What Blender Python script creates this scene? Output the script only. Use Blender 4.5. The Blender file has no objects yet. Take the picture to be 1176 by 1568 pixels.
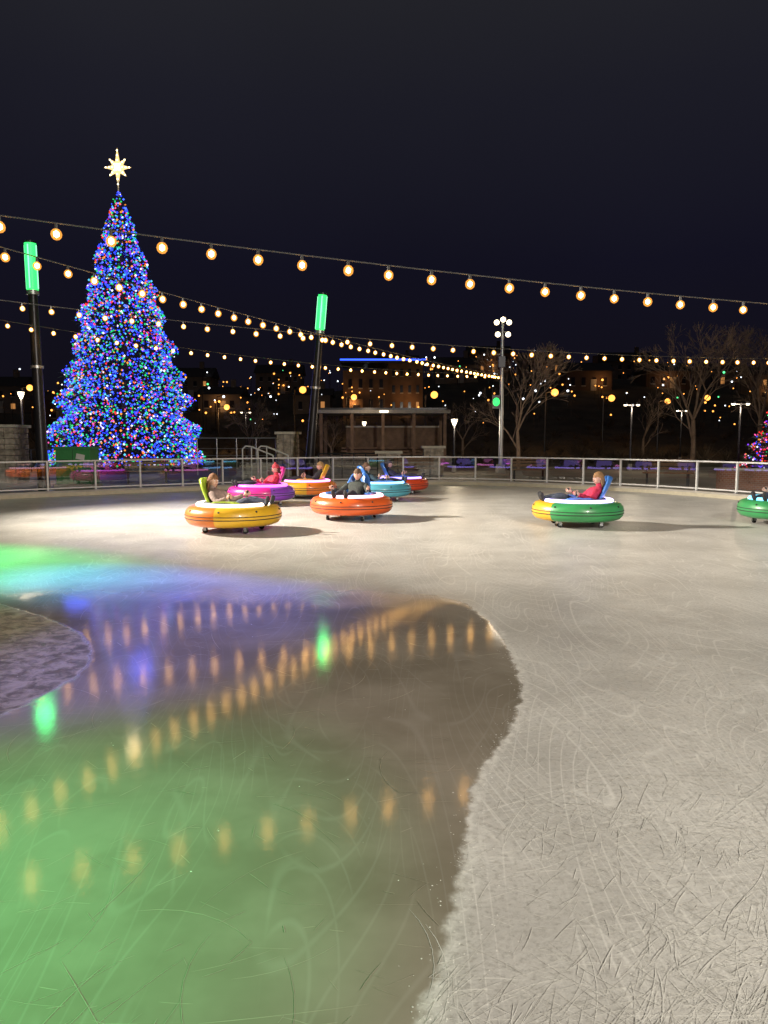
import bpy, math, random
from mathutils import Vector, Matrix, noise
random.seed(7)
scene = bpy.context.scene
scene.view_settings.view_transform = 'Standard'
scene.view_settings.look = 'None'
scene.view_settings.exposure = 0
R = random.uniform

# ------------------------------------------------------------------ image pixel helper
# camera at the rink (eye height 1.5 m); image pixel offsets from centre / horizon, units of 1/1130
EYE = 1.5
def pixel_to_world(az, el, d):
    yc = (108 + el) / 1130.0
    den = .9955 + .0951 * yc
    return Vector((az / 1130.0 / den * d, d, EYE + (.9955 * yc - .0951) / den * d))
def gx(az, d):  # world x from a horizontal image pixel offset and a distance
    return az / 1130.0 * d

# ------------------------------------------------------------------ materials
def mat(name, col, rough=.6, metal=0.0, emit=None, strength=0.0, var=0.0, vscale=8.0, bump=0.0, bscale=40.0, coat=0.0, nosample=False):
    m = bpy.data.materials.new(name)
    m.use_nodes = True
    nt = m.node_tree
    b = nt.nodes['Principled BSDF']
    b.inputs['Base Color'].default_value = (*col, 1)
    b.inputs['Roughness'].default_value = rough
    b.inputs['Metallic'].default_value = metal
    if coat:
        b.inputs['Coat Weight'].default_value = coat
        b.inputs['Coat Roughness'].default_value = .1
    if emit:
        b.inputs['Emission Color'].default_value = (*emit, 1)
        b.inputs['Emission Strength'].default_value = strength
        if nosample: m.cycles.emission_sampling = 'NONE'
    if var > 0 or bump > 0:
        tc = nt.nodes.new('ShaderNodeTexCoord')
        n = nt.nodes.new('ShaderNodeTexNoise')
        n.inputs['Scale'].default_value = vscale
        n.inputs['Detail'].default_value = 4
        nt.links.new(tc.outputs['Object'], n.inputs['Vector'])
        if var > 0:
            cr = nt.nodes.new('ShaderNodeValToRGB')
            cr.color_ramp.elements[0].position = .3
            cr.color_ramp.elements[1].position = .7
            cr.color_ramp.elements[0].color = (*[c * (1 - var) for c in col], 1)
            cr.color_ramp.elements[1].color = (*[min(1, c * (1 + var)) for c in col], 1)
            nt.links.new(n.outputs['Fac'], cr.inputs['Fac'])
            nt.links.new(cr.outputs['Color'], b.inputs['Base Color'])
        if bump > 0:
            n2 = nt.nodes.new('ShaderNodeTexNoise')
            n2.inputs['Scale'].default_value = bscale
            n2.inputs['Detail'].default_value = 3
            nt.links.new(tc.outputs['Object'], n2.inputs['Vector'])
            bp = nt.nodes.new('ShaderNodeBump')
            bp.inputs['Strength'].default_value = bump
            bp.inputs['Distance'].default_value = .02
            nt.links.new(n2.outputs['Fac'], bp.inputs['Height'])
            nt.links.new(bp.outputs['Normal'], b.inputs['Normal'])
    return m

def emis(name, col, s, nosample=False, base=(.05, .05, .05)):
    return mat(name, base, .4, emit=col, strength=s, nosample=nosample)

# ------------------------------------------------------------------ mesh builder
ICO = None
def ico_template():
    global ICO
    if ICO is None:
        import bmesh
        out = []
        for sub in (1, 2, 3):
            bm = bmesh.new()
            bmesh.ops.create_icosphere(bm, subdivisions=sub, radius=1)
            out.append(([v.co.copy() for v in bm.verts], [[v.index for v in f.verts] for f in bm.faces]))
            bm.free()
        ICO = out
    return ICO
OCT = ([Vector(v) for v in ((1,0,0),(-1,0,0),(0,1,0),(0,-1,0),(0,0,1),(0,0,-1))],
       [[0,2,4],[2,1,4],[1,3,4],[3,0,4],[2,0,5],[1,2,5],[3,1,5],[0,3,5]])

class MB:
    def __init__(s):
        s.v = []; s.f = []; s.mi = []; s.ml = []
    def m(s, mt):
        if mt not in s.ml: s.ml.append(mt)
        return s.ml.index(mt)
    def add(s, vs, fs, mt):
        o = len(s.v); k = s.m(mt)
        s.v.extend([tuple(v) for v in vs])
        for f in fs:
            s.f.append([i + o for i in f]); s.mi.append(k)
    def box(s, c, size, mt, rot=0.0, M=None):
        hx, hy, hz = size[0] / 2, size[1] / 2, size[2] / 2
        vs = [Vector((x * hx, y * hy, z * hz)) for z in (-1, 1) for x, y in ((-1, -1), (1, -1), (1, 1), (-1, 1))]
        rm = M if M else Matrix.Rotation(rot, 3, 'Z')
        vs = [rm @ v + Vector(c) for v in vs]
        s.add(vs, [[3, 2, 1, 0], [4, 5, 6, 7], [0, 1, 5, 4], [1, 2, 6, 5], [2, 3, 7, 6], [3, 0, 4, 7]], mt)
    def tube(s, p0, p1, r0, r1, mt, n=8, caps=True):
        p0 = Vector(p0); p1 = Vector(p1)
        d = (p1 - p0)
        if d.length < 1e-6: return
        d.normalize()
        a = d.orthogonal().normalized(); b = d.cross(a)
        vs = []
        for p, r in ((p0, r0), (p1, r1)):
            for i in range(n):
                t = 2 * math.pi * i / n
                vs.append(p + a * math.cos(t) * r + b * math.sin(t) * r)
        fs = [[i, (i + 1) % n, n + (i + 1) % n, n + i] for i in range(n)]
        if caps:
            fs.append(list(range(n - 1, -1, -1))); fs.append(list(range(n, 2 * n)))
        s.add(vs, fs, mt)
    def path(s, pts, r, mt, n=6):
        for a, b in zip(pts[:-1], pts[1:]): s.tube(a, b, r, r, mt, n)
    def ball(s, c, r, mt, sub=1, M=None):
        V, F = OCT if sub == 0 else ico_template()[sub - 1]
        c = Vector(c)
        if not hasattr(r, '__len__'): r = (r, r, r)
        vs = [Vector((v.x * r[0], v.y * r[1], v.z * r[2])) for v in V]
        if M: vs = [M @ v for v in vs]
        s.add([v + c for v in vs], F, mt)
    def obj(s, name, parent=None, smooth=True, angle=40):
        me = bpy.data.meshes.new(name)
        me.from_pydata(s.v, [], s.f)
        for mt in s.ml: me.materials.append(mt)
        me.polygons.foreach_set('material_index', s.mi)
        me.update()
        o = bpy.data.objects.new(name, me)
        scene.collection.objects.link(o)
        if parent: o.parent = parent
        if smooth:
            me.polygons.foreach_set('use_smooth', [True] * len(me.polygons))
            try: me.set_sharp_from_angle(angle=math.radians(angle))
            except Exception: pass
        return o

def empty(name, loc=(0, 0, 0), rz=0.0):
    e = bpy.data.objects.new(name, None)
    e.location = loc; e.rotation_euler = (0, 0, rz)
    e.empty_display_size = .3
    scene.collection.objects.link(e)
    return e

def lamp(name, kind, loc, energy, col, parent=None, **kw):
    l = bpy.data.lights.new(name, kind)
    l.energy = energy; l.color = col
    tgt = kw.pop('target', None)
    for k, v in kw.items(): setattr(l, k, v)
    o = bpy.data.objects.new(name, l)
    o.location = loc
    if tgt is not None:
        o.rotation_euler = (Vector(tgt) - Vector(loc)).to_track_quat('-Z', 'Y').to_euler()
    scene.collection.objects.link(o)
    if parent: o.parent = parent
    return o

# common materials
M_steel = mat('galvanised_steel', (.42, .43, .44), .4, .8)
M_dark = mat('dark_metal', (.03, .03, .035), .35, .6)
M_white = mat('white_painted_metal', (.60, .60, .59), .4, .1, var=.08)
M_black = mat('black_rubber', (.02, .02, .02), .7)
M_conc = mat('concrete', (.36, .34, .31), .8, var=.18, vscale=1.5, bump=.3, bscale=60)
M_wire = mat('black_cable', (.05, .05, .05), .6)
M_core = emis('bulb_filament', (1.0, .64, .26), 110)
M_flood = emis('flood_lens', (1.0, .80, .50), 6)
# partly clear globe round the filament; its orange emission imitates the bulb's halo
M_globe = bpy.data.materials.new('bulb_halo_globe'); M_globe.use_nodes = True
nt = M_globe.node_tree; nt.nodes.clear()
o_ = nt.nodes.new('ShaderNodeOutputMaterial'); mx = nt.nodes.new('ShaderNodeMixShader'); tr = nt.nodes.new('ShaderNodeBsdfTransparent'); em = nt.nodes.new('ShaderNodeEmission')
tr.inputs[0].default_value = (1, .80, .5, 1); em.inputs[0].default_value = (1, .40, .07, 1); em.inputs[1].default_value = 1.4; mx.inputs[0].default_value = .66
nt.links.new(tr.outputs[0], mx.inputs[1]); nt.links.new(em.outputs[0], mx.inputs[2]); nt.links.new(mx.outputs[0], o_.inputs[0])
M_globe.cycles.emission_sampling = 'NONE'

# ------------------------------------------------------------------ world (night sky)
w = bpy.data.worlds.new('World'); scene.world = w; w.use_nodes = True
nt = w.node_tree; nt.nodes.clear()
out = nt.nodes.new('ShaderNodeOutputWorld'); bg = nt.nodes.new('ShaderNodeBackground')
sky = nt.nodes.new('ShaderNodeTexSky'); sky.sky_type = 'NISHITA'; sky.sun_disc = False
sky.sun_elevation = math.radians(-6); sky.sun_rotation = math.radians(200)
tc = nt.nodes.new('ShaderNodeTexCoord'); sx = nt.nodes.new('ShaderNodeSeparateXYZ')
cr = nt.nodes.new('ShaderNodeValToRGB')
e = cr.color_ramp.elements
e[0].position = 0.0; e[0].color = (.0055, .0045, .0075, 1)
e[1].position = 1.0; e[1].color = (.024, .024, .028, 1)
x = e.new(.22); x.color = (.0062, .0058, .0135, 1)
x = e.new(.40); x.color = (.0115, .0115, .0185, 1)
x = e.new(.58); x.color = (.0205, .0208, .0240, 1)
nz = nt.nodes.new('ShaderNodeTexNoise'); nz.inputs['Scale'].default_value = 2.2; nz.inputs['Detail'].default_value = 3
mr = nt.nodes.new('ShaderNodeMapRange'); mr.inputs[3].default_value = .8; mr.inputs[4].default_value = 1.2
mulc = nt.nodes.new('ShaderNodeVectorMath'); mulc.operation = 'SCALE'
sm = nt.nodes.new('ShaderNodeVectorMath'); sm.operation = 'SCALE'; sm.inputs['Scale'].default_value = .03
ad = nt.nodes.new('ShaderNodeVectorMath'); ad.operation = 'ADD'
L = nt.links.new
L(tc.outputs['Generated'], sx.inputs[0]); L(sx.outputs['Z'], cr.inputs['Fac'])
L(tc.outputs['Generated'], nz.inputs['Vector']); L(nz.outputs['Fac'], mr.inputs[0])
L(cr.outputs['Color'], mulc.inputs[0]); L(mr.outputs[0], mulc.inputs['Scale'])
L(sky.outputs['Color'], sm.inputs[0]); L(mulc.outputs[0], ad.inputs[0]); L(sm.outputs[0], ad.inputs[1])
L(ad.outputs[0], bg.inputs['Color']); bg.inputs['Strength'].default_value = 1.0
L(bg.outputs[0], out.inputs[0])
lamp('moonlight', 'SUN', (0, 0, 40), .012, (.8, .87, 1), angle=math.radians(.5), target=(10, 8, 0))

# ------------------------------------------------------------------ camera
cam = bpy.data.cameras.new('camera'); co = bpy.data.objects.new('camera', cam)
scene.collection.objects.link(co); scene.camera = co
co.location = (0, 0, EYE)
co.rotation_euler = (math.radians(90 - 5.46), 0, 0)
cam.sensor_fit = 'VERTICAL'; cam.sensor_height = 36; cam.lens = 36 * 1130 / 1568
cam.clip_end = 2000; cam.clip_start = .05

# ------------------------------------------------------------------ terrain
def hill(x, y):
    t = min(1, max(0, (y - 62) / 120.0)); t = t * t * (3 - 2 * t)
    h = t * (12 + 3.5 * math.sin(x * .018 + 1) + 2 * math.sin(x * .05))
    if y > 60: h += t * 2.0 * noise.noise(Vector((x * .04, y * .04, 0)))
    return h - .03
def grid(name, x0, x1, nx, y0, y1, ny, fn, mt):
    b = MB(); vs = []; fs = []
    for j in range(ny + 1):
        for i in range(nx + 1):
            x = x0 + (x1 - x0) * i / nx; y = y0 + (y1 - y0) * j / ny
            vs.append((x, y, fn(x, y)))
    for j in range(ny):
        for i in range(nx):
            a = j * (nx + 1) + i
            fs.append([a, a + 1, a + nx + 2, a + nx + 1])
    b.add(vs, fs, mt)
    return b.obj(name)
M_grass = mat('winter_grass', (.045, .038, .022), .95, var=.5, vscale=.3, bump=.5, bscale=6)
grid('ground', -500, 500, 120, -100, 800, 150, hill, M_grass)
b = MB()
b.add([(-50, -30, -.012), (50, -30, -.012), (50, 44, -.012), (-50, 44, -.012)], [[0, 1, 2, 3]], mat('promenade_concrete', (.24, .225, .20), .75, var=.25, vscale=.6, bump=.2, bscale=30))
b.obj('promenade', smooth=False)

# ------------------------------------------------------------------ rink outline
ctrl = [(-10, 19.1), (-5, 23), (0, 25.6), (2.8, 25.5), (5.5, 23.9), (7.8, 21.4), (9.5, 18), (11.5, 12), (12, 5), (11, -3), (6, -9), (-2, -11), (-10, -8), (-15, -1), (-17, 6), (-14.5, 14)]
def catmull(cs, n=14):
    o = []; N = len(cs)
    for i in range(N):
        p = [Vector(cs[(i + k - 1) % N]) for k in range(4)]
        for j in range(n):
            t = j / n
            o.append(.5 * ((2 * p[1]) + (p[2] - p[0]) * t + (2 * p[0] - 5 * p[1] + 4 * p[2] - p[3]) * t * t + (3 * p[1] - p[0] - 3 * p[2] + p[3]) * t ** 3))
    return o
edge = catmull(ctrl)
NE = len(edge)
def offset(d):
    o = []
    for i in range(NE):
        t = (edge[(i + 1) % NE] - edge[i - 1]).normalized()
        n = Vector((-t.y, t.x))
        o.append(edge[i] + n * d)
    return o

# ------------------------------------------------------------------ ice
ice = bpy.data.materials.new('ice'); ice.use_nodes = True
nt = ice.node_tree; P = nt.nodes['Principled BSDF']; N = nt.nodes.new; L = nt.links.new
def math_n(op, a, b_=None, c=None, clamp=False):
    n = N('ShaderNodeMath'); n.operation = op; n.use_clamp = clamp
    for i, v in enumerate((a, b_, c)):
        if v is None: continue
        if isinstance(v, (int, float)): n.inputs[i].default_value = v
        else: L(v, n.inputs[i])
    return n.outputs[0]
def mrange(v, a, b_, c, d, smooth=True):
    n = N('ShaderNodeMapRange')
    if smooth: n.interpolation_type = 'SMOOTHSTEP'
    L(v, n.inputs[0])
    for i, k in enumerate((a, b_, c, d)):
        if isinstance(k, (int, float)): n.inputs[i + 1].default_value = k
        else: L(k, n.inputs[i + 1])
    return n.outputs[0]
def nnoise(scale, detail=4, vec=None, rough=.5, dist=0):
    n = N('ShaderNodeTexNoise'); n.inputs['Scale'].default_value = scale; n.inputs['Detail'].default_value = detail
    n.inputs['Roughness'].default_value = rough; n.inputs['Distortion'].default_value = dist
    L(vec if vec is not None else geo.outputs['Position'], n.inputs['Vector'])
    return n.outputs['Fac']
geo = N('ShaderNodeNewGeometry'); sep = N('ShaderNodeSeparateXYZ'); L(geo.outputs['Position'], sep.inputs[0])
X, Y = sep.outputs['X'], sep.outputs['Y']
wob = math_n('MULTIPLY', math_n('SUBTRACT', nnoise(9, 4), .5), .12)
Xw = math_n('ADD', X, wob)
def curve_n(v, pts, vmin, vmax):
    n = N('ShaderNodeFloatCurve'); L(v, n.inputs['Value'])
    c = n.mapping.curves[0]; n.mapping.use_clip = True
    fx = lambda p: ((p[0] - pts[0][0]) / (pts[-1][0] - pts[0][0]), (p[1] - vmin) / (vmax - vmin))
    c.points[0].location = fx(pts[0]); c.points[1].location = fx(pts[-1])
    for p in pts[1:-1]: c.points.new(*fx(p))
    n.mapping.update()
    return math_n('ADD', math_n('MULTIPLY', n.outputs[0], vmax - vmin), vmin)
B1 = [(0, -.3), (1.77, .088), (2.22, .217), (2.64, .304), (3.12, .402), (3.71, .645), (4.2, .80), (4.69, .868), (5.4, .90), (6.22, .852), (6.9, .70), (7.35, .42), (7.6, -.1), (7.8, -1.2), (8.1, -5)]
B2 = [(2, -3.5), (3.2, -2.6), (3.94, -2.115), (4.25, -2.04), (4.69, -1.99), (5.31, -2.18), (5.99, -2.69), (6.73, -3.56), (8, -5)]
def lerp_pts(pts, y):
    if y <= pts[0][0]: return pts[0][1]
    for a, c in zip(pts[:-1], pts[1:]):
        if y <= c[0]: return a[1] + (c[1] - a[1]) * (y - a[0]) / (c[0] - a[0])
    return -99
b1 = curve_n(mrange(Y, 0, 8.1, 0, 1, False), B1, -5, 1)
b2 = curve_n(mrange(Y, 2, 8, 0, 1, False), B2, -5, -1)
soft = mrange(Y, 6.3, 7.5, .02, .6)
d1 = math_n('SUBTRACT', b1, Xw)
m1 = mrange(math_n('DIVIDE', d1, soft), -1, 1, 0, 1)
Yn = math_n('ADD', Y, math_n('MULTIPLY', math_n('SUBTRACT', nnoise(1.4, 3), .5), 1.0))
m1 = math_n('MULTIPLY', m1, mrange(Yn, 6.3, 8.1, 1, 0))
d2 = math_n('SUBTRACT', Xw, b2)
m2 = mrange(d2, -.03, .05, 0, 1)
wet = math_n('MULTIPLY', m1, m2)
isl = math_n('MULTIPLY', math_n('SUBTRACT', 1, m2), m1)
rim = math_n('MULTIPLY', mrange(math_n('ABSOLUTE', math_n('SUBTRACT', d1, -.02)), 0, .05, 1, 0), mrange(Y, 6.2, 7.0, 1, 0))
rim = math_n('MULTIPLY', rim, mrange(nnoise(22, 3), .42, .62, .1, 1))
def iso(scale, k, wdt, rot, st):
    mp = N('ShaderNodeMapping'); mp.inputs['Rotation'].default_value = (0, 0, rot); mp.inputs['Scale'].default_value = (1, st, 1)
    mp.inputs['Location'].default_value = (rot * 3, k, 0)
    L(geo.outputs['Position'], mp.inputs[0])
    n = nnoise(scale, 1, mp.outputs[0])
    f = math_n('FRACT', math_n('MULTIPLY', n, k))
    a = mrange(math_n('ABSOLUTE', math_n('SUBTRACT', f, .5)), 0, wdt, 1, 0)
    g = mrange(nnoise(2.4 + rot * .3, 2, mp.outputs[0]), .45, .56, 0, 1)
    return math_n('MULTIPLY', a, g)
ln = math_n('MAXIMUM', iso(.8, 60, .09, .9, .18), iso(.7, 66, .09, 2.3, .18))
ln = math_n('MAXIMUM', ln, iso(.9, 58, .09, 1.4, .22))
dry = math_n('SUBTRACT', 1, wet)
lnd = math_n('MULTIPLY', ln, math_n('ADD', math_n('MULTIPLY', dry, .7), .10))
lnd = math_n('MULTIPLY', lnd, math_n('SUBTRACT', 1, isl))
mix1 = N('ShaderNodeMixRGB'); mix1.inputs[1].default_value = (.44, .43, .405, 1); mix1.inputs[2].default_value = (.60, .59, .56, 1)
L(mrange(nnoise(1.1, 5, rough=.6), .3, .7, 0, 1), mix1.inputs[0])
grain = nnoise(42, 4, rough=.7)
mixp = N('ShaderNodeMixRGB'); mixp.inputs[2].default_value = (.31, .30, .275, 1)
L(math_n('MULTIPLY', mrange(grain, .45, .72, 0, 1), .75), mixp.inputs[0]); L(mix1.outputs[0], mixp.inputs[1])
# old, dirty slush-ice island on the left
slush = N('ShaderNodeMixRGB'); slush.inputs[1].default_value = (.10, .08, .055, 1); slush.inputs[2].default_value = (.34, .29, .21, 1)
L(mrange(nnoise(9, 6, rough=.7, dist=.6), .38, .62, 0, 1), slush.inputs[0])
mixi = N('ShaderNodeMixRGB'); L(slush.outputs[0], mixi.inputs[2])
L(math_n('MULTIPLY', isl, .95), mixi.inputs[0]); L(mixp.outputs[0], mixi.inputs[1])
wetc = N('ShaderNodeMixRGB'); wetc.inputs[1].default_value = (.20, .172, .13, 1); wetc.inputs[2].default_value = (.285, .25, .20, 1)
L(mrange(nnoise(.9, 5, rough=.6), .35, .65, 0, 1), wetc.inputs[0])
mix2 = N('ShaderNodeMixRGB'); L(wetc.outputs[0], mix2.inputs[2])
L(wet, mix2.inputs[0]); L(mixi.outputs[0], mix2.inputs[1])
mix3 = N('ShaderNodeMixRGB'); mix3.inputs[2].default_value = (.78, .77, .73, 1)
L(math_n('MAXIMUM', math_n('MULTIPLY', lnd, .55), math_n('MULTIPLY', rim, .6)), mix3.inputs[0]); L(mix2.outputs[0], mix3.inputs[1])
L(mix3.outputs[0], P.inputs['Base Color'])
rg = math_n('ADD', mrange(wet, 0, 1, .36, .03), math_n('MULTIPLY', nnoise(2.5, 3), .07))
L(rg, P.inputs['Roughness'])
P.inputs['IOR'].default_value = 1.31
L(mrange(wet, 0, 1, .55, 1.0), P.inputs['Specular IOR Level'])
bp = N('ShaderNodeBump'); bp.inputs['Distance'].default_value = .006
L(math_n('ADD', mrange(wet, 0, 1, .75, .055), math_n('MULTIPLY', isl, .25)), bp.inputs['Strength'])
L(nnoise(13, 6, rough=.75), bp.inputs['Height'])
L(bp.outputs[0], P.inputs['Normal'])
b = MB()
b.add([(p.x, p.y, 0) for p in offset(.02)], [list(range(NE - 1, -1, -1))], ice)
b.obj('ice_rink', smooth=False)

def is_wet(x, y):
    return x < lerp_pts(B1, y) - .02 and x > lerp_pts(B2, y)
# skate marks: thin snowy grooves
M_mark = mat('skate_groove_snow', (.70, .69, .65), .6)
M_mark2 = mat('skate_groove_pale', (.58, .57, .53), .6)
M_markw = mat('skate_groove_faint', (.33, .29, .23), .35)
b = MB()
for i in range(26000):
    y = 1.5 + (R(0, 1) ** 2.0) * 12
    x = R(-.62, .62) * (y + .8)
    wt = is_wet(x, y)
    if wt and random.random() < .95: continue
    if not wt and noise.noise(Vector((x * 1.6, y * 1.6, 3))) < R(-.7, .3): continue
    if not wt and lerp_pts(B2, y) > x: continue
    h = random.choice((.05, .3, .55, .8, 1.1, 2.4, 2.8)) + random.gauss(0, .25)
    k = R(-2.5, 2.5); ln_ = R(.03, .20) if random.random() < .84 else R(.2, .6)
    if y < 4: ln_ *= .8
    ex, ey = x + math.cos(h) * ln_, y + math.sin(h) * ln_
    if is_wet(ex, ey) != wt: continue
    wd = R(.0004, .0010) * (1 + y * .13)
    n = 6; vs = []; z = .0008 + i * 1e-7
    for j in range(n + 1):
        ww = wd if 0 < j < n else .0002
        vs.append((x - math.sin(h) * ww, y + math.cos(h) * ww, z)); vs.append((x + math.sin(h) * ww, y - math.cos(h) * ww, z))
        x += math.cos(h) * ln_ / n; y += math.sin(h) * ln_ / n; h += k * ln_ / n
    fs = [[2 * j + 2, 2 * j + 3, 2 * j + 1, 2 * j] for j in range(n)]
    b.add(vs, [f[::-1] for f in fs] if False else fs, M_markw if wt else random.choices((M_mark, M_mark2), (.6, .4))[0])
b.obj('skate_marks', smooth=False)
# ice shavings
b = MB()
for i in range(1500):
    if random.random() < .45:
        y = R(1.5, 6.8); x = lerp_pts(B1, y) + random.gauss(.03, .05)
    else:
        y = 1.4 + R(0, 1) ** 2 * 9; x = R(-.6, .6) * (y + 1)
        if is_wet(x, y) and random.random() < .8: continue
    r = R(.0008, .0026)
    b.ball((x, y, r * .4), (r * R(.8, 2), r * R(.8, 2), r * .6), M_mark, 0)
b.obj('ice_shavings')

# ------------------------------------------------------------------ kerb and fence
def ring_strip(b, d0, d1, z0, z1, mt):
    a = offset(d0); c = offset(d1)
    vs = []
    for i in range(NE):
        vs += [(a[i].x, a[i].y, z0), (a[i].x, a[i].y, z1), (c[i].x, c[i].y, z1), (c[i].x, c[i].y, z0)]
    fs = []
    for i in range(NE):
        j = (i + 1) % NE
        for k in range(4):
            fs.append([4 * i + k, 4 * j + k, 4 * j + (k + 1) % 4, 4 * i + (k + 1) % 4])
    b.add(vs, fs, mt)
b = MB()
ring_strip(b, 0, .30, -.01, .15, mat('kerb_concrete', (.36, .335, .30), .75, var=.18, vscale=3, bump=.2))
ring_strip(b, -.015, -.003, .002, .10, mat('yellowed_kickplate', (.44, .40, .30), .5, var=.1))
b.obj('rink_kerb')
glass = bpy.data.materials.new('fence_glass'); glass.use_nodes = True
nt = glass.node_tree; nt.nodes.clear()
o_ = nt.nodes.new('ShaderNodeOutputMaterial'); mx = nt.nodes.new('ShaderNodeMixShader'); tr = nt.nodes.new('ShaderNodeBsdfTransparent'); gl = nt.nodes.new('ShaderNodeBsdfGlossy')
tr.inputs[0].default_value = (.66, .68, .68, 1); gl.inputs['Roughness'].default_value = .015; mx.inputs[0].default_value = .10
nt.links.new(tr.outputs[0], mx.inputs[1]); nt.links.new(gl.outputs[0], mx.inputs[2]); nt.links.new(mx.outputs[0], o_.inputs[0])
b = MB()
ring_strip(b, .125, .175, .94, .98, M_white)
ring_strip(b, .13, .17, .20, .235, M_white)
c = offset(.15)
acc = 0; nxt = 0; posts = []
for i in range(NE):
    a, d = c[i], c[(i + 1) % NE]; l = (d - a).length
    while nxt < acc + l:
        p = a + (d - a) * ((nxt - acc) / l); ang = math.atan2(d.y - a.y, d.x - a.x); posts.append(p)
        b.box((p.x, p.y, .545), (.045, .06, .79), M_white, ang)
        b.box((p.x, p.y, .157), (.12, .12, .012), M_steel, ang)
        nxt += 1.28
    acc += l
for p, q in zip(posts, posts[1:] + posts[:1]):
    t = (q - p).normalized(); a_ = p + t * .04; c_ = q - t * .04
    b.add([(a_.x, a_.y, .26), (c_.x, c_.y, .26), (c_.x, c_.y, .91), (a_.x, a_.y, .91)], [[0, 1, 2, 3]], glass)
b.obj('rink_fence', smooth=False)

# ------------------------------------------------------------------ string lights
def strand(u_off0, el0, d0, u_off1, el1, d1, n1, m, elm, a, bb):  # strand ends and middle given as image pixel offsets, plus distances
    p0 = pixel_to_world(u_off0, el0, d0); p1 = pixel_to_world(u_off1, el1, d1)
    dm = d0 + (d1 - d0) * m / n1
    zm = pixel_to_world(0, elm, dm).z
    def zf(n):
        return (p0.z * (n - m) * (n - n1) / (m * n1) + zm * n * (n - n1) / (m * (m - n1)) + p1.z * n * (n - m) / (n1 * (n1 - m)))
    def pos(n):
        q = p0 + (p1 - p0) * (n / n1)
        return Vector((q.x, q.y, zf(n)))
    b = MB()
    prev = None
    for n in range(a, bb + 1):
        p = pos(n)
        if prev is not None: b.tube(prev, p, .009, .009, M_wire, 5, False)
        prev = p
        if n == bb: break
        q = p.copy(); q.x += R(-.02, .02)
        b.tube(q, q - Vector((0, 0, .07)), .018, .022, M_wire, 6)
        s = R(.92, 1.06)
        b.ball(q - Vector((0, 0, .128)), (.064 * s, .064 * s, .068 * s), M_globe, 2)
        b.ball(q - Vector((0, 0, .125)), (.036, .036, .042), M_core, 1)
    b.obj('string_lights')
    return pos(a), pos(bb)
ends = []
ends += strand(-588, 346, 8.73, 550, 214, 11.9, 18, 9, 262, -22, 31)
ends += strand(-580, 296, 10.8, 180, 101, 35.4, 49, 17, 163, -14, 49)
ends += strand(-553, 212, 17.3, 566, 127, 23.3, 35, 18, 147, -12, 44)
ends += strand(-576, 184, 20.5, 180, 103, 34.6, 35, 10, 138, -8, 35)
for i in (0, 1, 2, 4, 5, 6):
    p = ends[i]
    b = MB(); b.tube((p.x, p.y, 0), (p.x, p.y, p.z + .25), .09, .06, M_steel, 10); b.tube((p.x, p.y, 0), (p.x, p.y, .3), .16, .14, M_conc, 10)
    b.ball((p.x, p.y, p.z + .26), .07, M_steel, 2)
    b.obj('string_light_pole')

# ------------------------------------------------------------------ light poles
M_green = emis('green_light_tube', (.035, 1.0, .17), 1.6)
M_greenc = emis('green_tube_core', (.25, 1.0, .45), 2.0)
def green_post(base, top, tube_len, r=.16):
    e = empty('light_column', (0, 0, 0))
    base = Vector(base); top = Vector(top); ax = (top - base).normalized()
    b = MB()
    mid = top - ax * tube_len
    b.tube(base, mid - ax * .12, .17, .13, M_dark, 16)
    b.tube(base, base + ax * .05, .30, .30, M_steel, 16)
    b.tube(mid - ax * .12, mid, .17, .17, M_steel, 16)
    b.tube(top, top + ax * .06, r * 1.05, r * 1.05, M_dark, 16)
    b.tube(base.lerp(mid, .62), base.lerp(mid, .62) + ax * .08, .18, .18, M_steel, 16)
    b.obj('shaft', e)
    b = MB(); b.tube(mid, top, r, r, M_green, 20)
    for k in range(4):
        a = 2 * math.pi * k / 4
        o_ = Vector((math.cos(a), math.sin(a), 0)) * (r + .004); b.tube(mid + o_ + ax * .05, top + o_ - ax * .05, .02, .02, M_greenc, 6)
    b.obj('light_tube', e)
    lamp('tube_glow', 'POINT', top + Vector((0, -.42, -.5)), 40, (.05, 1, .22), e, shadow_soft_size=.22)
b1_ = pixel_to_world(-524, 0, 21.8); b1_.z = 0
green_post(b1_, pixel_to_world(-542, 303, 21.8), 1.32)
b2_ = pixel_to_world(-117, 0, 27.5); b2_.z = 0
green_post(b2_, pixel_to_world(-94, 224, 27.3), 1.25, .155)

# central lighting mast with floodlights
e = empty('lighting_mast')
mb = pixel_to_world(179, 0, 35.2); mb.z = 0
b = MB()
top = mb + Vector((0, 0, 7.3))
b.tube(mb, top, .11, .07, M_steel, 14); b.tube(mb, mb + Vector((0, 0, .4)), .24, .22, M_conc, 14)
for z, hw in ((7.15, .36), (6.6, .32)):
    b.tube(mb + Vector((-hw, -.02, z)), mb + Vector((hw, -.02, z)), .03, .03, M_steel, 8)
b.tube(mb + Vector((0, 0, 5.6)), mb + Vector((-.45, -.2, 5.5)), .03, .03, M_steel, 6)
b.box(mb + Vector((-.05, -.2, 5.2)), (.3, .25, .5), M_dark)
b.obj('mast', e)
b = MB()
for x, z in ((-.30, 7.05), (0.0, 7.18), (.28, 7.05), (-.24, 6.5), (.24, 6.5)):
    b.tube(mb + Vector((x, .1, z)), mb + Vector((x, -.12, z - .03)), .08, .14, M_dark, 12)
    b.ball(mb + Vector((x, -.14, z - .03)), (.125, .05, .125), M_flood, 2)
b.obj('floodlights', e)
b = MB()
g = mb + Vector((-.28, -.2, 3.35))
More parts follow.
